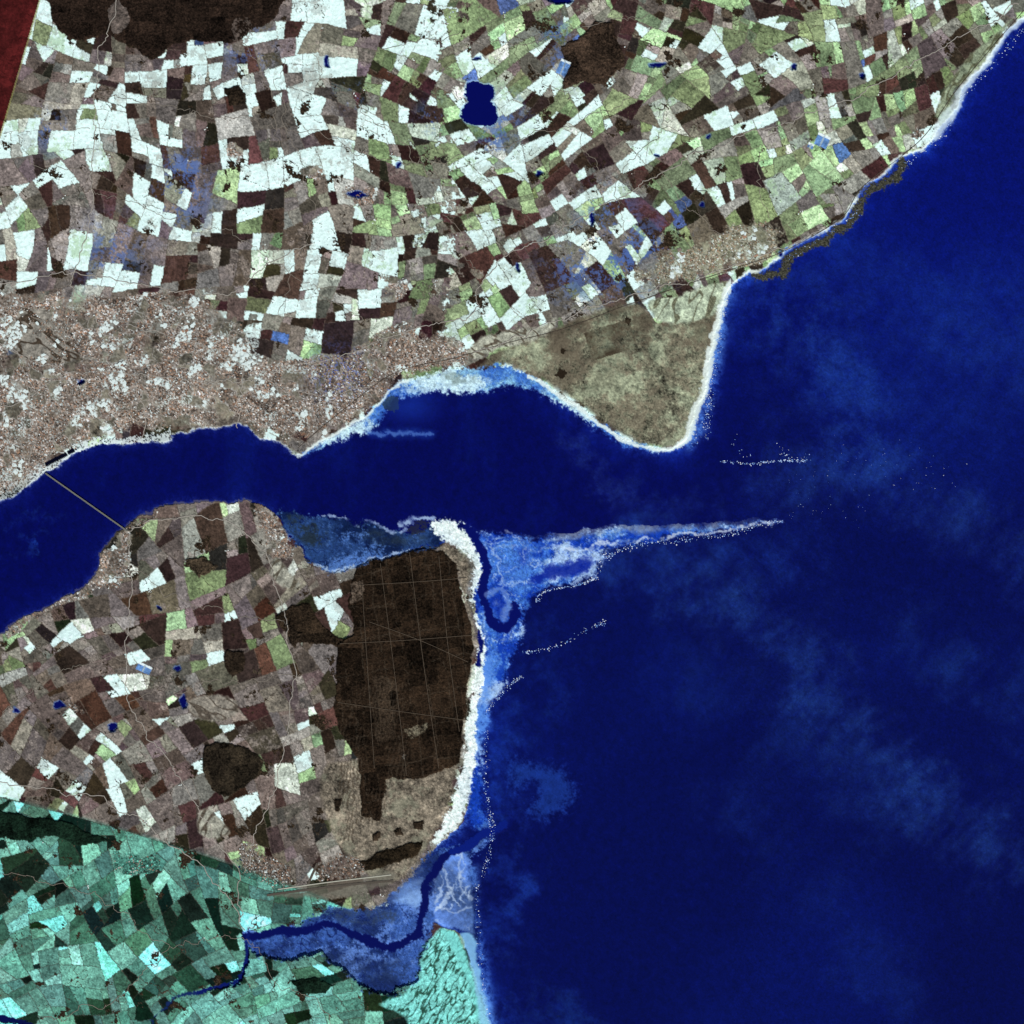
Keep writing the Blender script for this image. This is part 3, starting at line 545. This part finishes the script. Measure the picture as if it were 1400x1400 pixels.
main=[[(160,-50),(156,10),(146,45),(131,75),(128,130),(131,200),(128,260),(128,310),(116,355),(108,385),(106,402)],
[(0,388),(50,380),(110,372),(180,388),(240,396),(310,402),(370,360),(430,330)],
[(106,402),(170,440),(260,470),(330,500),(420,500),(500,472),(560,450),(640,430),(655,392),(700,345),(760,318),(820,282),(900,240),(980,200),(1060,170),(1150,140),(1230,98),(1320,50),(1400,5)],
[(640,485),(700,462),(760,440),(830,412),(890,396),(960,378),(1010,362),(1060,345),(1120,318)],
[(172,724),(180,770),(175,830),(172,900),(176,960),(215,1020),(262,1090),(300,1150),(335,1195),(332,1260)],
[(172,724),(220,712),(290,708),(345,730),(380,790),(392,850),(398,920),(390,1000),(368,1080),(352,1150),(345,1190)],
[(0,1070),(70,1080),(150,1100),(230,1150),(300,1200),(335,1270)],
[(0,470),(80,505),(170,512),(260,520),(350,520),(430,540),(500,530)],[(0,560),(60,530),(90,480),(106,402)],[(30,660),(50,600),(40,520),(20,470)],[(170,512),(190,560),(185,600)],[(330,500),(325,550),(320,580)]]
minor=[[(500,70),(560,60),(620,50),(700,60),(790,40),(880,20)],[(420,60),(450,110),(500,150),(560,200),(600,260),(640,330),(655,390)],[(128,130),(200,140),(300,160),(420,180),(520,215),(640,215),(740,180),(850,140),(940,100),(1040,60)],[(128,260),(200,280),(290,310),(370,350),(440,400),(500,440)],[(820,282),(800,200),(770,130),(720,90)],[(900,240),(960,300),(990,320)],[(1060,170),(1040,230),(1060,300)],[(0,215),(60,225),(128,235)],[(390,60),(385,140),(410,230),(430,300),(400,380),(380,450)],[(340,60),(370,120),(380,200)],[(180,780),(240,820),(330,840),(390,850)],[(172,900),(100,910),(40,950),(0,990)],[(176,960),(260,940),(340,930),(398,920)],[(0,1190),(80,1210),(160,1240),(240,1290),(330,1275)],[(330,1275),(370,1330),(420,1370),(470,1420)],[(240,1290),(200,1340),(120,1380),(60,1400)],[(860,330),(840,280),(860,220),(930,170)]]
ribbon(main,'main_road',1.0,(158,152,142),wob=2.2); ribbon(minor,'country_road',0.6,(134,126,114),0.028,wob=3.5)
rail=[[(408,612),(470,560),(540,510),(620,490),(690,470),(770,450),(850,420),(930,392),(1020,362),(1075,342),(1150,298),(1180,255),(1260,190),(1310,120),(1400,14)]]
ribbon(rail,'railway_line',0.7,(86,76,66),0.035)
ribbon([[(365,1224),(430,1215),(490,1208),(538,1204)],[(420,1212),(434,1180)]],'airfield_runway',3.0,(84,78,70),0.04)
ribbon([[(380,1216),(450,1206),(535,1196)]],'airfield_taxiway',1.4,(176,176,160),0.045)
tr=[]
for x0,y0,x1,y1 in [(520,770,556,1060),(560,755,600,1050),(495,800,512,1050),(600,760,628,1000),(465,880,648,868),(490,800,638,790),(462,960,640,985),(505,850,640,905)]:
    tr.append([(x0,y0),((x0+x1)/2+random.uniform(-3,3),(y0+y1)/2+random.uniform(-3,3)),(x1,y1)])
ribbon(tr,'forest_track',0.6,(88,78,66),0.05)
# ---------------------------------------------------------------- road bridge across the firth
br=bpy.data.objects.new('road_bridge',None); bpy.context.collection.objects.link(br)
A=np.array(wpos(62,647)); B=np.array(wpos(174,726)); dv=B-A; L=np.linalg.norm(dv); dv/=L; nv=np.array([-dv[1],dv[0]])
conc=material('bridge_concrete',0.9,10,0.1,attr=False,base=(0.28,0.29,0.24,1)); asp=material('bridge_asphalt',0.9,10,0.1,attr=False,base=(0.12,0.12,0.10,1))
def bx(nm,c,s,z0,z1,mt):
    co=[]
    for z in (z0,z1):
        for dx,dy in ((-1,-1),(1,-1),(1,1),(-1,1)):
            p=c+dv*dx*s[0]/2+nv*dy*s[1]/2; co.append((p[0],p[1],z))
    o=mesh_obj(nm,co,[(0,3,2,1),(4,5,6,7),(0,1,5,4),(1,2,6,5),(2,3,7,6),(3,0,4,7)],None,mt); o.parent=br
mid=(A+B)/2
bx('deck',mid,(L,0.17),0.27,0.31,conc); bx('carriageway',mid+nv*0.0,(L,0.09),0.312,0.318,asp)
for s,n_ in ((1,'parapet_upstream'),(-1,'parapet_downstream')): bx(n_,mid+nv*s*0.075,(L,0.018),0.312,0.335,conc)
for k in range(42):
    c=A+dv*L*(k+0.5)/42
    for s in (-1,1): bx('pier_%d_%s'%(k+1,'a' if s>0 else 'b'),c+nv*s*0.045,(0.05,0.04),-0.1,0.268,conc)
# ---------------------------------------------------------------- surf: foam flakes
surf=[([(1300,165),(1288,188),(1262,206),(1238,226)],60,2.5),([(988,425),(984,470),(974,520),(970,560),(966,600)],150,2.2),([(988,631),(1030,634),(1065,630),(1103,630)],170,1.2),([(1066,605),(1075,625),(1100,628)],30,4),
([(830,762),(870,745),(940,738),(1000,730),(1035,718),(1068,713)],300,2.5),([(735,822),(745,808),(790,800),(815,790)],170,1.1),([(718,892),(740,888),(770,880),(800,862),(828,850)],110,1.8),([(668,972),(680,955),(700,935),(712,925)],100,1.6),
([(666,1000),(664,1060),(668,1110),(674,1130),(668,1170),(660,1200)],200,1.7),([(652,1210),(655,1290),(664,1370),(674,1420)],110,1.2),([(1100,640),(1180,630),(1290,650)],60,20),([(1080,680),(1110,700),(1180,690)],34,16),
([(960,545),(966,575),(950,605)],50,3.5),([(1000,390),(990,420),(985,440)],60,1.4),([(1170,290),(1140,312),(1085,350)],60,4),([(1400,40),(1350,95),(1310,140)],90,3),([(815,790),(818,770),(830,752)],60,2.5),([(1000,600),(1020,625)],12,4)]
co=[];q=[];cl=[]
def flake(px,py,r,c):
    x,y=wpos(px,py); a0=random.uniform(0,6.28); e=random.uniform(.4,1); aa=random.uniform(-.9,.2); b=len(co)
    for k in range(6):
        t=a0+k*math.pi/3; rr=r*random.uniform(.6,1.2); dx=rr*math.cos(t); dy=rr*e*math.sin(t)
        co.append((x+dx*math.cos(aa)-dy*math.sin(aa),y+dx*math.sin(aa)+dy*math.cos(aa),0.055+random.uniform(0,.01))); cl.append(c)
    q.append(tuple(range(b,b+6)))
for L,n_,sp_ in surf:
    P=smooth(L,False,12)
    for _ in range(n_):
        p=P[random.randrange(len(P))]+np.array([random.gauss(0,sp_),random.gauss(0,sp_*.8)])+np.array([2*math.sin(_),0])
        g_=random.choice([(236,246,255),(180,208,250),(120,165,235)])
        flake(p[0],p[1],random.uniform(.03,.09)*(0.5 if sp_>8 else 1),lin(col(g_))/GAIN)
mesh_obj('breaking_surf',co,q,np.array(cl),material('sea_foam',0.9,20,0.08))
# ---------------------------------------------------------------- light and camera
w=bpy.data.worlds.new('World'); bpy.context.scene.world=w; w.use_nodes=True; nt=w.node_tree
sk=nt.nodes.new('ShaderNodeTexSky'); sk.sky_type='NISHITA'; sk.sun_disc=False; sk.sun_elevation=math.radians(46); sk.sun_rotation=math.radians(155)
nt.links.new(sk.outputs[0],nt.nodes['Background'].inputs[0]); nt.nodes['Background'].inputs[1].default_value=0.06
sl=bpy.data.lights.new('sun','SUN'); sl.energy=4.2; sl.angle=math.radians(0.5); sl.color=(1,0.97,0.93)
so=bpy.data.objects.new('sun',sl); bpy.context.collection.objects.link(so); so.rotation_euler=(math.radians(44),0,math.radians(25))
cam=bpy.data.cameras.new('camera'); cam.sensor_width=36; cam.lens=36*800/140; cam.clip_start=10; cam.clip_end=5000
co_=bpy.data.objects.new('camera',cam); co_.location=(0,0,800); bpy.context.collection.objects.link(co_); bpy.context.scene.camera=co_
sc_=bpy.context.scene; sc_.view_settings.view_transform='Standard'; sc_.view_settings.look='None'; sc_.view_settings.exposure=0
